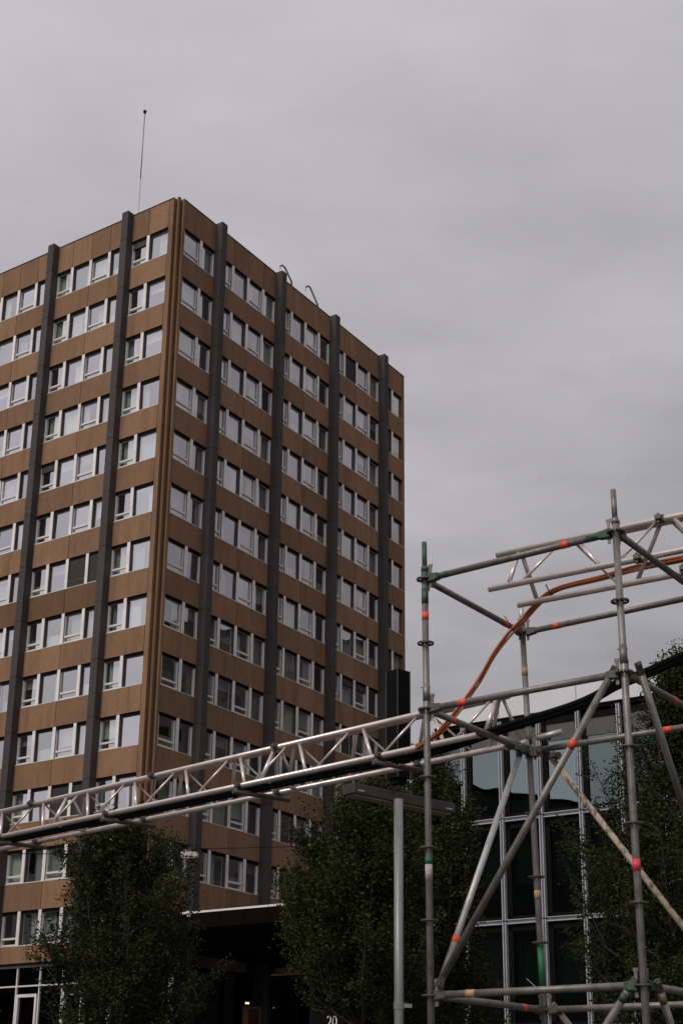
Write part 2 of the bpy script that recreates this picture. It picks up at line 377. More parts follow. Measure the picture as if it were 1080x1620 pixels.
# windows ------------------------------------------------------------
OG = -.20
def frame_mesh(hop, key, dark=False):
    b = MB(); w = W; t = .05
    b.box(.0, .07, -(-.13), .21, .05, HW-.12); b.box(w-.07, w, .13, .21, .05, HW-.12)
    b.box(.0, w, .13, .21, .0, .06); b.box(.07, w-.07, .13, .21, HW-.17, HW-.12)
    b.box(.0, w, -.01, .13, -.012, .018)                       # sill
    if hop:
        b.box(.07, w-.07, .09, .2, .38, .49)
        b.box(.07, .13, .09, .2, .06, HW-.17); b.box(w-.16, w-.07, .09, .2, .06, HW-.17)
        b.box(.13, w-.16, .09, .2, .06, .12)
    return b
fm = {h: frame_mesh(h, h).mesh('window', m_frame) for h in (True, False)}
hdr = MB().box(0, W, .08, .24, HW-.16, HW-.004).mesh('blind_box', m_dark)
pane_m = MB().quad((.05, .165, .04), (W-.05, .165, .04), (W-.05, .165, HW-.1), (.05, .165, HW-.1)).mesh('pane', m_glass)
def curt(x0, x1, z0=.05, z1=HW-.12):
    b = MB(); n = 8; pts = []
    for i in range(n+1):
        x = x0+(x1-x0)*i/n; pts.append((x, .42+(.03 if i % 2 else -.03)))
    for i in range(n): b.quad((*pts[i], z0), (*pts[i+1], z0), (*pts[i+1], z1), (*pts[i], z1))
    return b.mesh('curtain', m_curtain)
curts = [curt(.02, .55), curt(W-.6, W-.02), curt(.05, W-.05), curt(.05, W-.05, .75), curt(.4, W-.1), curt(.05, W-.05, 1.2), curt(W-.95, W-.05), curt(.05, .9), curt(.05, W-.05, .05, .8)]
blindm = MB().box(.07, W-.07, .09, .12, .07, HW-.13)
for i in range(18): blindm.box(.07, W-.07, .075, .09, .1+i*.09, .1+i*.09+.05)
blind_full = blindm.mesh('roller_shutter', m_blind)
blind_part = MB().box(.07, W-.07, .09, .12, HW-.55, HW-.13).mesh('roller_shutter', m_blind)
mull = MB().box(-.11, .11, -.004, .035, .0, HW-.004).mesh('mullion', m_white)
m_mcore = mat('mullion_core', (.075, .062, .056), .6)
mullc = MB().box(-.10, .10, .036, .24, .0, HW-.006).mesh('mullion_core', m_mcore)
edge = {0: MB().box(.29, .325, .05, .17, .02, HW-.2).mesh('edge_frame', m_frame), 1: MB().box(W-.325, W-.29, .05, .17, .02, HW-.2).mesh('edge_frame', m_frame)}
rnd = random.Random(11)
far = MB(); farg = MB()
for face in 'RL':
    for (s0, s1, n, k) in bays(face):
        for r in range(13):
            if face == 'R' and r == 12: continue
            z = Z0-r*H-HW
            for j in range(n):
                ww = W
                if face == 'R': x0 = s0+j*W; ctr = wl(x0+.8, 0, z+.9); idx = j
                else: x0 = s0+(j+1)*W; ctr = wl(0, x0-.8, z+.9); idx = n-1-j
                px, py = pix(ctr)
                vis = -12 < px < 1092
                if face == 'R' and k == 4 and j == 0: vis = True
                if face == 'L' and k == 3: vis = False
                hop = idx % 2 == 0
                if face == 'R' and k == 4: hop = False
                loc = (x0, 0, z) if face == 'R' else (0, x0, z); rz = 0 if face == 'R' else -math.pi/2
                if not vis:
                    if face == 'L': far.box(.05, .2, x0-W+.03, x0-.03, z, z+HW-.1)
                    continue
                wd = inst('window', fm[hop], T, loc, rz)
                p = inst('pane', pane_m, wd); inst('blind_box', hdr, wd)
                p.rotation_euler = (rnd.uniform(-.012, .012), 0, rnd.uniform(-.012, .012))
                q = rnd.random()
                if idx == 0 and not (face == 'R' and k == 0): inst('edge_frame', edge[0], wd)
                if idx == n-1 and not (face == 'L' and k == 0) and not (face == 'R' and k == 4): inst('edge_frame', edge[1], wd)
                if (face, k, r, idx) in (('L', 1, 6, 2), ('L', 1, 6, 3), ('R', 3, 0, 1), ('L', 1, 10, 2), ('L', 1, 10, 3)):
                    inst('roller_shutter', blind_full, wd)
                elif (face, k, r, idx) in (('L', 1, 4, 0), ('L', 0, 0, 0), ('R', 3, 7, 1), ('R', 3, 7, 2)): inst('roller_shutter', blind_part, wd)
                if q < .85: inst('curtain', curts[rnd.randrange(len(curts))], wd)
                if j: # mullion at the shared module line
                    xm = s0+j*W
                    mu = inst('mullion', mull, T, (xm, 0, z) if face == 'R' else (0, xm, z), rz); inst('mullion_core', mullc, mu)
o = far.build('window_row', m_glass, T); o['kind'] = 'stuff'
# ground floor of the left face: white-framed glazing
gz = ZBAND
ys = [8.712+1.68*k for k in range(5, 0, -1)]+[8.712, 6.99, 5.31, 3.67, 2.03, .30]
gb = 1
def lbar(y0, y1, z0, z1, o0=-.3, o1=-.2): return MB().box(*FL(y0, y1, o0, o1, z0, z1))
lbar(.2, 17.5, gz-.20, gz-.08).build('header_rail', m_white, T)
MB().box(-.02, .3, .2, LE, gz-.079, gz-.02).build('soffit_trim', m_dark, T)
lbar(.2, 17.5, gz-1.22, gz-1.14).build('glazing_rail', m_white, T)
lbar(.2, 17.5, gz-4.6, gz-4.5).build('glazing_rail', m_white, T)
for y in ys: lbar(y-.04, y+.04, .15, gz-.2, -.3, -.19).build('glazing_bar', m_white, T)
MB().box(.32, .33, .2, LE, 0, gz-.1).build('shopfront_pane', m_glass3, T)
MB().box(1.2, 1.3, .2, LE, 0, gz-.02).build('lobby_wall', mat('lobby_green', (.045, .062, .045), .9), T)
for i in range(len(ys)-1):
    if i % 2 == (5 % 2):
        y1, y0 = ys[i]-.1, ys[i+1]+.1; zt = gz-1.62
        d = MB().box(*FL(y0, y0+.14, -.31, -.15, .2, zt)).box(*FL(y1-.14, y1, -.31, -.15, .2, zt)).box(*FL(y0, y1, -.31, -.149, zt-.15, zt+.01))
        d.build('tall_door_frame', m_white, T)
# right face: dark lobby below the canopy level
MB().box(AR, RE, .5, .6, 0, ZB+1.05).build('lobby_front', m_glass3, T)
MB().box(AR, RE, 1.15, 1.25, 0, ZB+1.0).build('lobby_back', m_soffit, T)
MB().box(4.3, 9.05, -.02, .4, 7.72+EYE, 8.26+EYE).build('lintel_beam', m_strip, T)
for x in (4.3, 7.6, 10.2, 13.5, 16.6, 20): MB().box(x-.05, x+.05, .38, .5, 0, 7.7+EYE).build('lobby_post', m_dark, T)

# entrance canopy in front of the right face
CN = thing('entrance_canopy', 'flat dark entrance canopy with thin bright edge at the foot of the tower', 'canopy', (CX, CY, 0), TROT)
zc = 9.05+EYE
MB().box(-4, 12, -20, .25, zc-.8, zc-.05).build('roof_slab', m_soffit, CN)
for i in range(9):
    y1 = .3-i*2.3
    MB().box(-4.06, -3.9, y1-2.28, y1, zc-.09, zc).build('edge_trim', m_white, CN)
for i in range(14):
    MB().box(-4.03, -4.0, .25-(i+1)*1.45+.02, .25-i*1.45, zc-.78, zc-.1).build('fascia_panel', mat('fascia', (.007, .005, .004), .95, spec=.02) if i == 0 else bpy.data.materials['fascia'], CN)
for x, y in ((-3, -6), (-3, -13), (6, -6), (6, -13)): MB().tube([(x, y, 0), (x, y, zc-.8)], .16, 12).build('support_column', m_dark, CN, smooth=True)
cxm = MB().box(-4.35, -4.06, -6.9, -6.72, zc-.12, zc-.02).box(-4.3, -4.18, -6.86, -6.76, zc-.26, zc-.12).build('security_camera', m_white)
cxm.matrix_world = TM.copy(); tag(cxm, 'tiny white security camera on the bright edge of the entrance canopy', 'camera')
# vestibule under the canopy
V = thing('entrance_vestibule', 'dark glazed entrance porch under the canopy with warm light inside', 'porch', (CX, CY, 0), TROT)
zv = 6.70+EYE
MB().box(1.9, 2.05, -13.5, -7.0, zv-.07, zv).build('header_bar', m_soft, V)
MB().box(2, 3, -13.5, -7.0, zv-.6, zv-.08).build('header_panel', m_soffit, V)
for y in (-13.5, -11.8, -10.2, -8.6, -7.0): MB().box(1.95, 2.05, y-.05, y+.05, 0, zv-.07).build('door_post', m_dark, V)
MB().box(2.0, 2.01, -13.5, -7.0, 0, zv-.6).build('glass_front', m_glass3, V)
MB().box(5.0, 5.1, -7.0, 0, 0, 5.4).build('timber_wall', m_warmwall, V)
lamp_p = atY(391, 1587, 70)
lp = MB().box(-.09, .09, -.09, .09, -.04, .04).build('ceiling_lamp', m_lampw); lp.location = lamp_p
tag(lp, 'small warm lit lamp deep under the dark entrance canopy', 'lamp')
ld = bpy.data.lights.new('lamp_light', 'AREA'); ld.shape = 'DISK'; ld.size = .3; ld.energy = 6; ld.color = (1, .6, .28); lo = bpy.data.objects.new('lamp_light', ld); sc.collection.objects.link(lo); lo.location = lamp_p-Vector((0, .1, .08)); lo.parent = None
ww_ = MB()
a = atY(384, 1600, 71); b2 = atY(412, 1640, 71)
MB().box(a.x, b2.x, 71.0, 71.1, 0, a.z+.25).build('lit_panel', m_warmwall, None)
o = bpy.data.objects['lit_panel']; tag(o, 'warm brown wall panel lit by the small lamp under the canopy', 'wall panel')
for xx in (396, 404):
    aa = atY(xx, 1600, 70.8); MB().box(aa.x-.08, aa.x+.08, 70.8, 70.9, 0, aa.z+.1).build('door_bar', m_dark, o).matrix_parent_inverse = o.matrix_world.inverted()
# house number sign
sp_ = atY(525, 1612, 50)
SG = thing('number_sign', 'dark sign panel with the white number 20 beside the entrance', 'sign', (sp_.x, sp_.y, 0))
zs = sp_.z
MB().box(-.62, .42, 0, .12, 0, zs+.26).build('sign_panel', m_soffit, SG)
MB().box(-.62, .42, -.02, .13, zs+.26, zs+.285).build('top_edge', m_beam, SG)
tx = bpy.data.curves.new('numerals', 'FONT'); tx.body = '20'; tx.size = .46; tx.extrude = .01; tx.align_x = 'CENTER'; tx.align_y = 'CENTER'; tx.space_character = .95
to = bpy.data.objects.new('numerals_c', tx); sc.collection.objects.link(to)
dg = bpy.context.evaluated_depsgraph_get(); me = bpy.data.meshes.new_from_object(to.evaluated_get(dg)); bpy.data.objects.remove(to)
me.materials.clear(); me.materials.append(m_sign)
nm = inst('numerals', me, SG, (0, -.02, zs-.10)); nm.rotation_euler = (R(90), 0, 0); nm.scale = (.82, 1.1, 1)

# roof items
def loc_thing(name, label, cat, group=None): return thing(name, label, cat, (CX, CY, 0), TROT, group)
ma = thing('antenna_mast', 'thin pale antenna mast with a dark knob standing on the tower roof', 'antenna', wl(5, 8.15, TOP-.6), 0)
zt = 66.55+EYE-(TOP-.6)
MB().tube([(0, 0, 0), (0, 0, zt*.6)], .045, 8).build('mast', m_steel2, ma, smooth=True)
MB().tube([(0, 0, zt*.6), (0, 0, zt)], .034, 8).build('mast_top', m_steel, ma, smooth=True)
MB().tube([(0, 0, zt-.02), (0, 0, zt+.12), (0, 0, zt+.22)], [.10, .13, .05], 8).build('knob', m_dark, ma, smooth=True)
def hitR(x, y, d):
    r = ray(x, y); vy = Vector((-math.cos(YAW), math.sin(YAW), 0)); C0 = Vector((CX, CY, 0))
    t = (d+C0.dot(vy))/r.dot(vy); p = r*t; return Vector((p.x, p.y, p.z+EYE))
for lab, pts in (('crooked grey davit arm on the roof edge, half hidden behind a pilaster top', [(461, 446), (451, 424), (446.5, 419.5), (443.5, 421), (443, 427)]),
                 ('crooked grey davit arm on the roof edge, standing free between two pilasters', [(502, 482), (491, 456), (487.5, 452), (484, 454), (483, 461)])):
    P3 = [hitR(x, y, 1.2) for x, y in pts]
    th = thing('roof_davit', lab, 'davit', P3[0], 0, 'window cleaning davits on the tower roof')
    base = P3[0]
    q = [p-base for p in P3]
    MB().tube([Vector((q[0].x, q[0].y, TOP-.6-base.z)), q[0], q[1]], .075, 8).build('arm', m_greyg, th, smooth=True)
    MB().tube(q[1:4], .06, 8).build('hook', m_greyg, th, smooth=True)
    MB().tube(q[3:5], .02, 6).build('chain', m_dark, th)

# ------------------------------------------------------------------ glass office building on the right
XG = -10.27
G = thing('glass_office', 'low dark glass office block with thin aluminium grid and pale parapet, right of the tower', 'building', (CX, CY, 0), TROT)
yc = [-23.43, -24.65]+[-24.65-1.532*k for k in range(1, 11)]
zr = [13.8, 10.19, 6.585, 2.98, -.62]
zr = [z+EYE for z in zr]
YE = yc[-1]
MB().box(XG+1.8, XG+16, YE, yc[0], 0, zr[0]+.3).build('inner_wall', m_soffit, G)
MB().box(XG+.05, XG+16, YE, yc[0], zr[0]+.05, zr[0]+.35).build('roof', m_roof, G)
MB().box(XG+.3, XG+16, yc[0]-.05, yc[0]+.1, 0, zr[0]+.1).build('side_wall', m_dark, G)
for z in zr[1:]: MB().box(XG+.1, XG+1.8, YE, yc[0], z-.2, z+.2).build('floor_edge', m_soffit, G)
for i, y in enumerate(yc):
    for a, b in zip(zr[1:], zr[:-1]):
        q = MB().box(XG-.16, XG+.05, y+.035, y+.065, a+.06, b-.0).box(XG-.16, XG+.05, y-.065, y-.035, a+.06, b-.0).box(XG-.04, XG+.02, y-.035, y+.035, a+.06, b)
        q.build('mullion', m_alu, G)
for i in range(len(yc)-1):
    y1, y0 = yc[i]-.066, yc[i+1]+.066
    for k, z in enumerate(zr[1:]):
        MB().box(XG-.10, XG+.05, y0, y1, z+.055, z+.078).box(XG-.10, XG+.05, y0, y1, z-.078, z-.055).box(XG-.0, XG+.04, y0, y1, z-.055, z+.055).build('transom', m_alu, G)
    for k in range(4):
        a, b = zr[k+1], zr[k]
        MB().box(XG+.02, XG+.12, y0, y0+.10, a+.09, b-.1).box(XG+.02, XG+.12, y1-.18, y1, a+.09, b-.1).box(XG+.02, XG+.12, y0, y1, a+.09, a+.2).box(XG+.02, XG+.12, y0, y1, b-.32, b-.1).build('window', m_dark, G)
        MB().box(XG+.06, XG+.09, y0+.1, y1-.18, b-.95, b-.32).build('blind_box', mat('grey_blind', (.085, .075, .07), .7, var=.1) if i == 0 and k == 0 else bpy.data.materials['grey_blind'], G) if k == 0 else None
        pn = MB().quad((XG+.10, y0+.09, a+.19), (XG+.10, y1-.17, a+.19), (XG+.10, y1-.17, b-.31), (XG+.10, y0+.09, b-.31)).build('pane', m_glass2, G)
    for k in (1, 2):
        if random.random() < .8:
            MB().box(XG+.5, XG+.52, y0+.1, y1-.1, zr[k+1]+1.35, zr[k]-.5).build('curtain', bpy.data.materials['lobby_green'], G)
    if i % 2 == 0:
        j = min(i+2, len(yc)-1)
        MB().box(XG-.14, XG+.0, yc[j]+.012, yc[i]-.012, zr[0]+.13, zr[0]+.93).build('parapet_panel', m_pale, G)
MB().box(XG-.06, XG+.3, YE, yc[0], zr[0], zr[0]+.125).build('head_flashing', m_dark, G)
MB().box(XG+5, XG+14, -46, -33.6, zr[0]+.35, zr[0]+1.9).build('rooftop_plant_room', m_strip, G)
MB().box(XG+4.7, XG+14.3, -46, -33.3, zr[0]+1.9, zr[0]+2.3).build('plant_room_roof', mat('dark_roof_edge', (.11, .11, .12), .6), G)

# blocks outside the frame: two that the glass mirrors, one added for shade
def block(name, label, x0, x1, y0, y1, h, rz, seed, m):
    cx_, cy_ = (x0+x1)/2, (y0+y1)/2; w_, d_ = (x1-x0)/2, (y1-y0)/2
    t = thing(name, label, 'building', (cx_, cy_, 0), rz)
    MB().box(-w_, w_, -d_, d_, 0, h).build('wall', m, t)
    MB().box(-w_-.2, w_+.2, -d_-.2, d_+.2, h, h+.4).build('roof', m_dark, t)
    b = MB(); fl = int(h//3.4)
    for side in (-1, 1):
        for f in range(fl):
            n = int(2*d_//3)
            for i in range(n):
                y = -d_+1+i*3; xs = side*(w_+.03)
                b.box(min(xs, xs-side*.2), max(xs, xs-side*.2), y, y+1.7, 1.2+f*3.4, 2.8+f*3.4)
    for f in range(fl):
        for i in range(int(2*w_//3)):
            x = -w_+1+i*3; b.box(x, x+1.7, -d_-.03, -d_+.1, 1.2+f*3.4, 2.8+f*3.4)
    o = b.build('window_row', m_glass3, t); o['kind'] = 'stuff'
block('offframe_block', 'grey neighbouring block standing right of the frame, seen only mirrored in tower windows', 41, 58, 70, 142, 46, 0, 1, m_concr)
m_palew = mat('pale_render', (.26, .255, .25), .9, var=.15, vscale=.2)
block('offframe_block', 'pale unseen block added left of the frame to shade the lower tower', -66, -38, 32, 80, 21, R(6), 3, m_palew)  # added out of view to darken the lower storeys of the tower
block('offframe_block', 'grey neighbouring block standing left of the frame, seen only mirrored in dark office glass', -90, -68, -45, 45, 31, R(-10), 2, m_concr)

# ------------------------------------------------------------------ trees
def tree(label, base, Ht, prof_, seed, nl, leaf, mleaf, name='broadleaf_tree', twigs=13, upb=.9, trunk_r=.11, start=.16, lean=(0, 0), per=26, spread=.20, group=None):
    rg = random.Random(seed); npr = np.random.RandomState(seed)
    t = thing(name, label, 'tree', (base[0], base[1], 0), 0, group)
    wood = MB()
    tp = [Vector((math.sin(i*1.3+seed)*.05*i+lean[0]*i/8, math.cos(i*1.7+seed)*.05*i+lean[1]*i/8, Ht*.93*i/8)) for i in range(9)]
    wood.tube(tp, [trunk_r*(1-.11*i) for i in range(9)], 8)
    def rad(h):  # crown radius at relative height
        for (h0, r0), (h1, r1) in zip(prof_, prof_[1:]):
            if h0 <= h <= h1: return r0+(r1-r0)*(h-h0)/(h1-h0)
        return .05
    cents = []
    for i in range(nl):
        hs = start+(.86-start)*(i+rg.random())/nl; az = rg.uniform(0, 2*math.pi)
        k = min(7, int(hs/.93*8)); f = hs/.93*8-k; p0 = tp[k].lerp(tp[k+1], max(0, min(1, f)))
        he = min(.985, hs+rg.uniform(.10, .30)); rr = rad(he)*rg.uniform(.55, 1.08)
        p3 = Vector((tp[k].x*.6+math.cos(az)*rr, tp[k].y*.6+math.sin(az)*rr, he*Ht))
        mid = p0.lerp(p3, .5)+Vector((math.cos(az)*rr*.18, math.sin(az)*rr*.18, -.10*Ht*(he-hs)))
        pts = [p0, p0.lerp(mid, .55)+Vector((rg.uniform(-.05, .05), 0, 0)), mid, mid.lerp(p3, .5)+Vector((rg.uniform(-.06, .06), rg.uniform(-.06, .06), .04)), p3]
        wood.tube(pts, [.035, .028, .02, .013, .006], 5, caps=False)
        for q in range(twigs):
            s = .22+.80*(q+rg.random())/twigs; s = min(s, .999); a = s*4; ia = min(3, int(a)); pp = pts[ia].lerp(pts[ia+1], a-ia)
            ta = rg.uniform(0, 2*math.pi); tl_ = rg.uniform(.25, .62)*(1.15-.4*s)
            d = Vector((math.cos(ta), math.sin(ta), rg.uniform(.1, 1.2)*upb)).normalized()
            if q == twigs-1: d = Vector((math.cos(az)*.4, math.sin(az)*.4, 1)).normalized()
            pe = pp+d*tl_; wood.tube([pp, pe], [.009, .003], 3, caps=False); cents.append((pp, pe))
    n = len(cents)*per
    A = np.repeat(np.array([c[0][:] for c in cents]), per, 0); B = np.repeat(np.array([c[1][:] for c in cents]), per, 0)
    s = npr.rand(n, 1)**.8; c = A+(B-A)*s*1.1+npr.normal(0, spread*.42, (n, 3))
    sz = leaf*(.6+.8*npr.rand(n, 1)); dr = npr.normal(0, 1, (n, 3)); dr[:, 2] = dr[:, 2]*.6-.1; dr /= np.linalg.norm(dr, axis=1)[:, None]
    w = npr.normal(0, 1, (n, 3)); w -= (w*dr).sum(1)[:, None]*dr; w /= np.linalg.norm(w, axis=1)[:, None]
    nn = np.cross(dr, w)
    V4 = np.stack([c-dr*sz*.5, c+w*sz*.30+nn*sz*.08, c+dr*sz*.5, c-w*sz*.30+nn*sz*.08], 1).reshape(-1, 3)
    me = bpy.data.meshes.new('crown'); me.vertices.add(4*n); me.vertices.foreach_set('co', V4.ravel()); me.loops.add(4*n); me.loops.foreach_set('vertex_index', np.arange(4*n)); me.polygons.add(n)
    me.polygons.foreach_set('loop_start', np.arange(0, 4*n, 4)); me.polygons.foreach_set('loop_total', np.full(n, 4)); me.update(); me.validate(); me.materials.append(mleaf)
    wood.build('trunk', m_bark, t, smooth=True)
    o = bpy.data.objects.new('crown', me); sc.collection.objects.link(o); o.parent = t
    return t
def topz(x, y, Y): return atY(x, y, Y)
p = topz(190, 1303, 30)
tree('slender dark green tree in front of the tower’s lower left windows', (-4.52, 30), p.z, [(.15, .5), (.32, 1.1), (.5, 1.95), (.66, 2.0), (.82, 1.65), (.93, 1.25), (1, .5)], 3, 140, .064, m_leaf, twigs=14, per=42, spread=.17)
p = topz(530, 1250, 27)
tree('dense green tree left of the grey lamp post, before the dark entrance', (.48, 27), p.z, [(.1, .25), (.44, .4), (.56, 1.4), (.70, 1.65), (.86, 1.35), (.94, .95), (1, .3)], 5, 140, .064, m_leaf2, twigs=14, per=46, start=.40, spread=.17)
p = topz(690, 1195, 30)
tree('dense green tree right of the grey lamp post, behind the leftmost scaffold post', (2.05, 30), p.z, [(.1, 1.0), (.3, 1.45), (.48, 1.35), (.62, 1.0), (.75, .85), (.9, .55), (1, .2)], 8, 120, .066, m_leaf2, twigs=13, per=44, spread=.17)
p = topz(1030, 1048, 26)
tree('tall leafy tree behind the right scaffold post, before the glass office', (6.35, 26), p.z, [(.1, 1.0), (.3, 1.75), (.5, 2.1), (.68, 2.0), (.80, 1.4), (.88, .75), (.95, .4), (1, .12)], 12, 190, .062, m_leaf, twigs=14, per=44, spread=.17)
tree('small autumn-orange tree cut off by the left edge of the photo', (-7.72, 28), atY(0, 1500, 28).z, [(.1, .5), (.4, 1.0), (.7, 1.05), (.9, .6), (1, .2)], 21, 50, .07, m_leaf3, twigs=10, per=24, name='autumn_tree')

# ------------------------------------------------------------------ lamp post with beam and black box
bc = atY(630, 1260, 23.5)
LPm = thing('street_light', 'grey street light post with long dark cross beam and tall black box on top', 'street light', (bc.x, bc.y, 0))
zb_ = bc.z
MB().tube([(0, 0, 0), (0, 0, zb_-.05)], .078, 16).build('post', m_post, LPm, smooth=True)
bl = atZ(550, 1246, 5.27); brr = atZ(710, 1279, 5.27)
d = Vector((brr.x-bl.x, brr.y-bl.y, 0)); Ln = d.length; d.normalize(); nrm = Vector((-d.y, d.x, 0)); mid = (bl+brr)/2-bc
mid = Vector((mid.x, mid.y, zb_+.02-0))
MB().obox(mid, d*Ln/2, nrm*.16, Vector((0, 0, .085))).build('cross_beam', m_beam, LPm, bevel=.008)
MB().obox(mid-Vector((0, 0, .10)), d*(Ln/2-.06), nrm*.11, Vector((0, 0, .012))).build('light_panel', m_soft, LPm)
for s in (-1, 1): MB().obox(mid+d*s*(Ln/2-.16)-nrm*.165-Vector((0, 0, .03)), d*.07, nrm*.006, Vector((0, 0, .012))).build('end_clip', m_steel2, LPm)
zb0 = atY(630, 1240, bc.y).z; zb1 = atY(630, 1063, bc.y).z
hw_ = .145
MB().tube([(0, 0, zb_+.1), (0, 0, zb0+.03)], .05, 10).build('neck', m_beam, LPm, smooth=True)
ca, sa = math.cos(R(40)), math.sin(R(40))
def rot(x, y): return (x*ca-y*sa, x*sa+y*ca)
sq = [rot(-hw_, -hw_), rot(hw_, -hw_), rot(hw_, hw_), rot(-hw_, hw_)]; sq2 = [(a*.7, b*.7) for a, b in sq]
bm = MB().prism(sq, zb0+.08, zb1); n = len(bm.v); bm.prism(sq2, zb0-.02, zb0+.079); bm.build('box_head', m_black, LPm)
for (a, b) in sq: MB().tube([(a, b, zb0+.08), (a, b, zb1+.005)], .010, 6).build('corner_rail', m_beam, LPm)

MB().tube([(0, 0, zb_-3.52), (0, 0, zb_-3.40)], .088, 16).obox((.14, -.02, zb_-3.46), (.07, 0, 0), (0, .02, 0), (0, 0, .03)).build('clamp', m_post, LPm)
# pale pole in front of the lobby and lamp hung on a wire
pp = atY(271, 1545, 35)
po = thing('steel_pole', 'pale steel pole under the slender tree, before the dark entrance', 'pole', (pp.x, pp.y, 0))
MB().tube([(0, 0, 0), (0, 0, pp.z)], .062, 14).build('pole_tube', m_post, po, smooth=True)
MB().tube([(0, 0, pp.z), (0, 0, pp.z+.05)], .07, 14).build('cap', m_beam, po, smooth=True)
hl = atY(300, 1352, 40)
HLm = thing('hanging_lamp', 'small pale box-shaped street lamp hanging on a thin wire before the tower', 'lamp', hl)
MB().prism([(-.24, -.14), (.24, -.14), (.24, .14), (-.24, .14)], -.09, .06).build('housing', m_whitebox, HLm, bevel=.02)
MB().box(-.2, .2, -.12, .12, -.11, -.091).build('lens', m_frame, HLm)
MB().box(-.08, .08, -.05, .05, .06, .12).tube([(0, 0, .12), (0, 0, .22)], .03, 6).build('bracket', m_coupler, HLm)
wr = atY(300, 1343, 40); w2 = atY(700, 1322, 57.5); w0 = atY(-260, 1330, 40)
pts = []
for i in range(13):
    s = i/12; q = w0.lerp(wr, s); pts.append(q-Vector((0, 0, .5*math.sin(math.pi*s)*.5)))
for i in range(1, 13):
    s = i/12; q = wr.lerp(w2, s); pts.append(q-Vector((0, 0, .12*math.sin(math.pi*s))))
tag(MB().tube(pts, .012, 5).build('suspension_wire', m_black), 'thin dark wire spanning the street and carrying the hanging lamp', 'wire')

# ------------------------------------------------------------------ scaffold tower
RT = .02415; Zk = lambda k: 3.80-.5*k+EYE
S = thing('scaffold_tower', 'ring-lock scaffold tower of weathered steel tubes with orange tape marks', 'scaffold', (1.7, 9.8, 0))
OFS = Vector((1.7, 9.8, 0))
def posts(xt, yt, xb, yb, Y):
    a = atY(xt, yt, Y); b = atY(xb, yb, Y); a.z = Zk(0); b.z = Zk(6); return a, b
pA = posts(671.5, 918, 680.8, 1571, 9.72); pB = posts(973, 839, 1018, 1561, 8.80); pC = posts(826, 1003, 860, 1597, 10.90)
pD = (pB[0]+pC[0]-pA[0], pB[1]+pC[1]-pA[1]); pD[0].z = Zk(0); pD[1].z = Zk(6)
def node(p, k): return p[0].lerp(p[1], k/6)
def X(v): return Vector(v)-OFS
def ring(parent, c, ax=Vector((0, 0, 1))):
    b = MB(); n = 24; ri, ro, h = .026, .062, .005
    z = [(-h), h]
    v0 = len(b.v)
    for rr, zz_ in ((ri, -h), (ro, -h), (ro, h), (ri, h)):
        for j in range(n):
            a = 2*math.pi*j/n
            b.v.append(tuple(c+Vector((math.cos(a)*rr, math.sin(a)*rr, zz_))))
    for q in range(4):
        for j in range(n):
            if q in (0, 2) and j % 3 == 1: continue       # wedge slots
            a = q*n+j; d_ = q*n+(j+1) % n; e = ((q+1) % 4)*n
            b.f.append((a, d_, e+(j+1) % n, e+j))
    b.v = b.v
    return b.build('rosette', m_coupler, parent)
def band(parent, a, b, s, half, m, r=.0258, name='tape_band'):
    d = (b-a).normalized(); c = a+(b-a)*s
    o = MB().tube([c-d*half, c+d*half], r, 16).build(name, m, parent, smooth=True); return o
def post(p, topz_, kmax, mats, lab=None):
    a = node(p, 0); dirv = (p[0]-p[1]).normalized()
    foot = node(p, (3.8+EYE)/.5); foot.z = 0.02
    o = MB().tube([X(foot), X(node(p, 3)), X(a+dirv*.07)], RT, 16).build('standard', m_steel, S, smooth=True)
    tp = topz_-a.z
    MB().tube([X(a+dirv*.06), X(a+dirv*.10)], .0265, 16).tube([X(a+dirv*.07), X(a+dirv*tp)], .019, 14).build('spigot', mats, o, smooth=True)
    for k in range(0, kmax+1): ring(o, X(node(p, k)))
    # sleeve joint with pin above the second ledger level
    c = node(p, 2)+dirv*.06
    MB().tube([X(c), X(c+dirv*.13)], .0264, 16).tube([X(c+dirv*.10)-Vector((.042, .01, 0)), X(c+dirv*.10)+Vector((.028, -.01, 0))], .0045, 6).build('sleeve', m_steel, o, smooth=True)
    MB().box(-.3, .3, -.3, .3, 0, .03)
    MB().tube([X(foot), X(foot)+Vector((0, 0, .012))], .09, 12).build('base_plate', m_steel, o)
    return o
oA = post(pA, atY(671, 858, 9.72).z, 10, m_green); oB = post(pB, atY(969, 775, 8.8).z, 10, m_steel); oC = post(pC, Zk(0)+.24, 10, m_steel2); oD = post(pD, Zk(0)+.3, 10, m_steel)
band(oA, X(pA[0]), X(pA[1]), .045, .06, m_green, name='green_paint_patch')
band(oA, X(pA[0])+Vector((0, 0, .04)), X(pA[0]), .5, .035, m_green, .0272, 'green_collar')
def bandpx(o, p, y, half, m, name='tape_band'):
    # find position along post whose pixel row is y
    lo, hi = -.2, 1.3
    for _ in range(40):
        mi = (lo+hi)/2
        if pix(p[0]+(p[1]-p[0])*mi)[1] < y: lo = mi
        else: hi = mi
    return band(o, X(p[0]), X(p[1]), lo, half, m, name=name)
bandpx(oA, pA, 975, .030, m_red); bandpx(oA, pA, 1362, .022, m_teal); bandpx(oA, pA, 1381, .058, m_paper, 'paper_label')
bandpx(oB, pB, 1369, .038, m_pink, 'red_label'); bandpx(oC, pC, 1063, .034, m_ochre, 'worn_label'); bandpx(oC, pC, 1158, .05, m_greenb); bandpx(oC, pC, 1416, .033, m_ochre, 'worn_label')
bandpx(oC, pC, 1530, .165, m_greenb, 'green_sleeve')
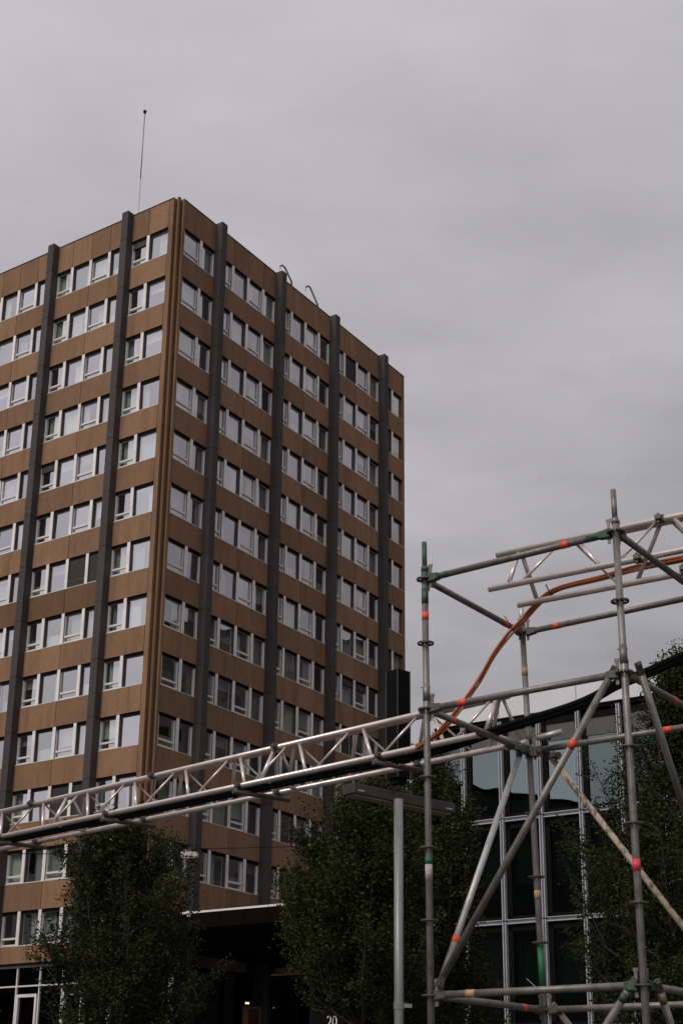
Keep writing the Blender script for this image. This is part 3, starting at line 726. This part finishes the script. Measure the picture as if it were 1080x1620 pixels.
def head(parent, n_, d_, m=m_coupler, wedge=True):
    """wedge head gripping a rosette at n_, tube leaving along d_"""
    d_ = Vector((d_.x, d_.y, 0)).normalized(); s = Vector((-d_.y, d_.x, 0)); z = Vector((0, 0, 1))
    b = MB()
    pts = [(.036, .026, .034), (.075, .024, .030), (.125, .024, .024)]
    n0 = len(b.v)
    for (dd, sw, hh) in pts:
        c = X(n_)+d_*dd
        for j, k in ((-1, -1), (1, -1), (1, 1), (-1, 1)): b.v.append(tuple(c+s*sw*j+z*hh*k))
    for i in range(2):
        for j in range(4):
            a = n0+i*4+j; e = n0+i*4+(j+1) % 4; b.f.append((a, e, e+4, a+4))
    b.f.append((n0+3, n0+2, n0+1, n0)); b.f.append((n0+8, n0+9, n0+10, n0+11))
    o = b.build('wedge_head', m, parent, bevel=.004)
    if wedge:
        c = X(n_)+d_*.05
        MB().obox(c+z*.012, d_*.011, s*.0035, z*.085).obox(c+z*.095, d_*.017, s*.004, z*.012).build('wedge', m_steel, parent)
    return o
def ledger(p, q, k, k2=None, m=m_steel, heads=(m_coupler, m_coupler), name='ledger', dz=0.):
    a = node(p, k); b = node(q, k if k2 is None else k2); d_ = (b-a).normalized()
    hz = Vector((d_.x, d_.y, 0)).normalized()
    a2 = a+hz*.10; b3 = b-hz*.10
    o = MB().tube([X(a2), X(b3)], RT, 16).build(name, m, S, smooth=True)
    head(o, a, d_, heads[0]); head(o, b, -d_, heads[1]); return o, a2, b3
def spx(o, a, b, x, half, m, name='tape_band', r=.0262, axis=0):
    lo, hi = 0., 1.
    inc = pix(b)[axis] > pix(a)[axis]
    for _ in range(40):
        mi = (lo+hi)/2
        if (pix(a.lerp(b, mi))[axis] < x) == inc: lo = mi
        else: hi = mi
    return band(o, X(a), X(b), lo, half, m, r, name)
l, a, b = ledger(pA, pB, 0, heads=(m_green, m_green)); spx(l, a, b, 893, .030, m_red); spx(l, a, b, 700, .045, m_green, 'green_paint_patch', .0250); spx(l, a, b, 946, .085, m_green, 'green_paint_patch', .0250)
l, a, b = ledger(pA, pC, 0); spx(l, a, b, 798, .03, m_red)
l, a, b = ledger(pC, pD, 0); spx(l, a, b, 880, .03, m_red)
l, a, b = ledger(pB, pD, 0)
l, a, b = ledger(pA, pB, 2); spx(l, a, b, 732, .032, m_red)
l, a, b = ledger(pA, pC, 2); spx(l, a, b, 717, .022, m_red)
l, a, b = ledger(pC, pD, 2); spx(l, a, b, 1056, .036, m_red)
l, a, b = ledger(pB, pD, 2, heads=(m_moss, m_coupler)); spx(l, a, b, 1065, .022, m_red)
l, a, b = ledger(pA, pB, 6, heads=(m_coupler, m_green)); spx(l, a, b, 745, .033, m_ochre, 'worn_label')
tie = atZ(840, 1560, .83); MB().tube([X(a.lerp(b, .52))+Vector((0, 0, .02)), X(a.lerp(b, .50))+Vector((-.035, 0, .075))], .0022, 4).build('cable_tie', m_steel2, l)
l, a, b = ledger(pA, pC, 6); spx(l, a, b, 828, .022, m_red)
l, a, b = ledger(pC, pD, 6)
l, a, b = ledger(pB, pD, 6, heads=(m_green, m_coupler))
def brace(pxa, pya, Ya, pxb, pyb, Yb, m=m_steel, r=RT, name='brace'):
    a = atY(pxa, pya, Ya); b = atY(pxb, pyb, Yb); d_ = (b-a).normalized()
    side = d_.cross(Vector((0, 1, 0))).normalized()
    o = MB().tube([X(a), X(b)], r, 16).build(name, m, S, smooth=True)
    for e, s in ((a, 1), (b, -1)):
        MB().obox(X(e)-d_*s*.045, d_*.05, side*.024, d_.cross(side)*.006).obox(X(e)-d_*s*.075, d_*.012, side*.014, d_.cross(side)*.022).build('brace_end', m_coupler, o, bevel=.003)
    return o, a, b
o, a, b = brace(699, 1548, 9.78, 819, 1200, 10.72, m_steel2); spx(o, a, b, 1487, .030, m_red, axis=1)
o, a, b = brace(702, 1542, 9.60, 962, 1074, 8.86); spx(o, a, b, 1177, .032, m_red, axis=1)
o, a, b = brace(874, 1202, 10.85, 1128, 1528, 10.2, m_beige); spx(o, a, b, 1373, .032, m_red, axis=1, r=.0268)
o, a, b = brace(1014, 1068, 8.86, 1102, 1345, 9.55)
o, a, b = brace(992, 1568, 8.86, 700, 2030, 9.55); spx(o, a, b, 1578, .03, m_green, 'green_paint_patch', .0252, 1)
o, a, b = brace(1044, 1570, 8.86, 1135, 1860, 9.7); spx(o, a, b, 1580, .03, m_moss, 'mossy_patch', .0252, 1)
o, a, b = brace(884, 1602, 10.86, 1120, 1900, 10.2)
# coupler assembly where the truss meets post C
def coupler(parent, c, ax, r=.031):
    ax = Vector(ax).normalized(); s = ax.cross(Vector((0, 0, 1)))
    if s.length < .2: s = Vector((1, 0, 0))
    s.normalize(); t = ax.cross(s)
    b = MB().tube([c-ax*.026, c+ax*.026], r, 14).obox(c+s*(r+.012), ax*.022, s*.018, t*.016).obox(c-s*(r+.006), ax*.02, s*.010, t*.014)
    b.tube([c+s*(r+.012)+t*.01, c+s*(r+.012)+t*.055], .006, 6).tube([c+s*(r+.012)+t*.034, c+s*(r+.012)+t*.046], .012, 6)
    b.tube([c+s*(r+.012)-t*.012, c+s*(r+.012)-t*.03], .011, 6)
    return b.build('coupler', m_coupler, parent, smooth=False)
cc = atY(862, 1166, 10.75)
o = MB().tube([X(cc)-Vector((.06, .02, .015)), X(cc)+Vector((.12, -.10, .02))], RT, 14).build('short_tube', m_steel2, S, smooth=True)
coupler(o, X(cc)+Vector((-.02, 0, 0)), (0, 0, 1), .034)
for px_, py_, Y_, ax in ((822, 1185, 10.7, (.7, -.7, 0)), (846, 1192, 10.85, (0, 0, 1)), (880, 1196, 10.8, (.7, -.7, 0))): coupler(o, X(atY(px_, py_, Y_)), ax, .03)

# ------------------------------------------------------------------ trusses
def truss(label, o0, d, s0, s1, top_off, dz, joints, rungs, verts, first):
    n = Vector((-d.y, d.x, 0))
    if n.y < 0: n = -n
    t = thing('lighting_truss', label, 'truss', o0)
    rc = .0245; zb = 0; TT = .335; OB = .43; O1, O2 = .15, .21
    P = lambda s, off, z: d*s+n*off+Vector((0, 0, z))
    ch = [(0, 0), (OB, 0), (O1, TT), (O2, TT)]
    for i, (off, z) in enumerate(ch):
        e0 = s0+(.04 if off == OB and first else 0); pts = [P(e0, off, z), P(s1, off, z)]
        c = MB().tube(pts, rc, 16).build('chord', m_truss, t, smooth=True)
        for js in joints:
            for q in (-.05, .05):
                MB().tube([P(js+q, off, z)-Vector((0, 0, .0255)), P(js+q, off, z)+Vector((0, 0, .0255))], .005, 6).build('pin', m_coupler, c)
    def strut(a, b, r, name='strut', m=m_truss):
        MB().tube([a, b], r, 12).build(name, m, t, smooth=True)
    for s in rungs:
        strut(P(s, .004, .02), P(s-.22, O1, TT-.02), .0165)
        strut(P(s+.14, OB, .02), P(s+.41, O2, TT-.02), .0165)
    for s in verts:
        strut(P(s+.19, .0, .02), P(s+.42, O1, TT-.02), .0115)
        if not first or s-.23 > s0: strut(P(s-.23, O2, TT-.02), P(s, OB, .02), .0095)
    for s in joints:
        strut(P(s-.02, .0, .02), P(s-.02, O1, TT-.02), .021); strut(P(s, OB, .02), P(s, O2, TT-.02), .014)
        strut(P(s, .02, 0), P(s, OB-.02, 0), .014)
    return t, P, n
z_l = 2.86
a0 = atZ(0, 1324, z_l); a1 = atZ(740, 1166, z_l); dl = (a1-a0).normalized()
TL, PL, nL = truss('long silver aluminium truss running from the left edge to the scaffold tower', a0, dl, -3.2, 6.66, .14, .335, [.98, 4.09, 6.60],
    [.77+.768*i for i in range(-5, 8)], [-.04+.768*i for i in range(-4, 9)], False)
def cross_tube(T_, P_, s, m_tape=None, ext=.0):
    c = MB().tube([P_(s-.02, -.07, -.06), P_(s+.10, .52, -.06)], RT, 14).build('cross_tube', m_coupler, T_, smooth=True)
    coupler(c, P_(s, -.0, -.005), P_(1, 0, 0)-P_(0, 0, 0), .034); coupler(c, P_(s+.06, .43, -.005), P_(1, 0, 0)-P_(0, 0, 0), .034)
    if m_tape: band(c, P_(s-.02, -.07, -.055), P_(s+.10, .52, -.055), .38, .035, m_tape, .0262)
    return c
for s, mt in ((.03, None), (1.88, None), (3.80, m_red), (5.49, m_ochre), (-1.8, None)): cross_tube(TL, PL, s, mt)
for s in (.36, 2.38, 4.11): coupler(TL, PL(s, .14, .335), dl, .033).name = 'coupler'
coupler(TL, PL(6.55, .0, 0), dl, .036); coupler(TL, PL(6.5, .43, 0), dl, .036); coupler(TL, PL(5.86, .14, .335), dl, .034)
z_u = 3.86
b0 = atZ(773, 932, z_u); b1 = atZ(1080, 870, z_u); du = (b1-b0).normalized()
TU, PU, nU = truss('upper silver aluminium truss starting beyond the scaffold top and leaving the frame right', b0, du, 0, 3.4, .14, .335, [2.9],
    [.89+.765*i for i in range(0, 4)], [.10+.765*i for i in range(0, 5)], True)
MB().tube([PU(.17, 0, .02), PU(.19, .15, .315)], .0165, 12).build('strut', m_truss, TU, smooth=True)
c = MB().tube([PU(.19, .21, .315), PU(.20, .43, .02)], .0175, 12).build('strut', m_truss, TU, smooth=True)
band(c, PU(.19, .21, .315), PU(.20, .43, .02), .50, .025, m_red, .019)
coupler(TU, PU(1.33, .14, .335), du, .034); coupler(TU, PU(1.2, .0, 0), du, .034); coupler(TU, PU(1.42, .35, -.01), du, .036); coupler(TU, PU(1.52, .43, -.01), du, .036)

# ------------------------------------------------------------------ cables
def smooth_path(pts, n=10):
    out = []
    P_ = [pts[0]]+pts+[pts[-1]]
    for i in range(1, len(P_)-2):
        for j in range(n):
            t = j/n; p0, p1, p2, p3 = P_[i-1], P_[i], P_[i+1], P_[i+2]
            out.append(.5*((2*p1)+(p2-p0)*t+(2*p0-5*p1+4*p2-p3)*t*t+(3*p1-p0-3*p2+p3)*t**3))
    out.append(pts[-1]); return out
wpath = [atY(1120, 872, 9.45), atY(1080, 883, 9.6), atY(1010, 897, 9.85), atY(950, 913, 10.1), atY(885, 930, 10.3), atY(855, 950, 10.4), atY(828, 980, 10.45), atY(804, 1004, 10.45), atY(782, 1036, 10.42), atY(757, 1076, 10.4), atY(728, 1118, 10.4), atY(702, 1150, 10.45), atY(684, 1166, 10.6)]
tail = [a0+PL(s, .17+.02*math.sin(s*2), .02) for s in (5.6, 5.0, 4.2, 3.4, 2.6, 1.8, 1.0, 0, -1.2, -3)]
CB = thing('orange_cable_bundle', 'bundle of orange power cables drooping from the upper truss to the lower truss', 'cable', (0, 0, 0))
for i in range(5):
    rg = random.Random(40+i); off = Vector((.013*math.cos(i*1.25), .01*math.sin(i*2.1), .016*math.sin(i*1.25)))
    pts = []
    for k_, q in enumerate(wpath):
        w = Vector((rg.uniform(-.006, .006), 0, rg.uniform(-.006, .006)))
        if i in (0, 3) and k_ in (7, 8, 9): w += Vector((-.024+.006*i, 0, .006))
        pts.append(q+off+w)
    pts += [q+off*1.2 for q in tail]
    MB().tube(smooth_path(pts), .0095, 8).build('cable', m_orange, CB, smooth=True)
bp = [a0+PL(s, .11, -.015) for s in (-3.2, -1.5, 0, 1.5, 3, 4.5, 5.9)]+[atY(792, 1153, 10.45), atY(840, 1138, 10.25), atY(900, 1119, 10.0), atY(938, 1103, 9.85), atY(973, 1083, 9.7), atY(1024, 1063, 9.5), atY(1080, 1038, 9.3), atY(1200, 985, 9.0)]
BC = thing('black_cable_run', 'thick black cable run under the long truss, rising right past the scaffold', 'cable', (0, 0, 0))
for i, (dx, dz) in enumerate(((0, .010), (.026, .004), (.013, -.014))):
    pts = smooth_path([q+Vector((dx*.7, dx*.7, dz)) for q in bp])
    MB().tube(pts, .026, 10).build('sheathed_cable', m_black, BC, smooth=True)
# cable ties
ct = MB().tube([atY(797, 974, 10.0), atY(806, 988, 10.0), atY(812, 999, 10.05)], .0035, 5)
tag(ct.build('cable_tie', m_tie), 'black cable tie with a loose tail around the orange cables near the scaffold node', 'cable tie')
ct = MB().tube([atY(863, 925, 10.3), atY(868, 936, 10.2), atY(871, 941, 10.3)], .006, 5)
tag(ct.build('cable_tie', m_tie), 'black cable tie holding orange cables to the upper truss strut', 'cable tie')
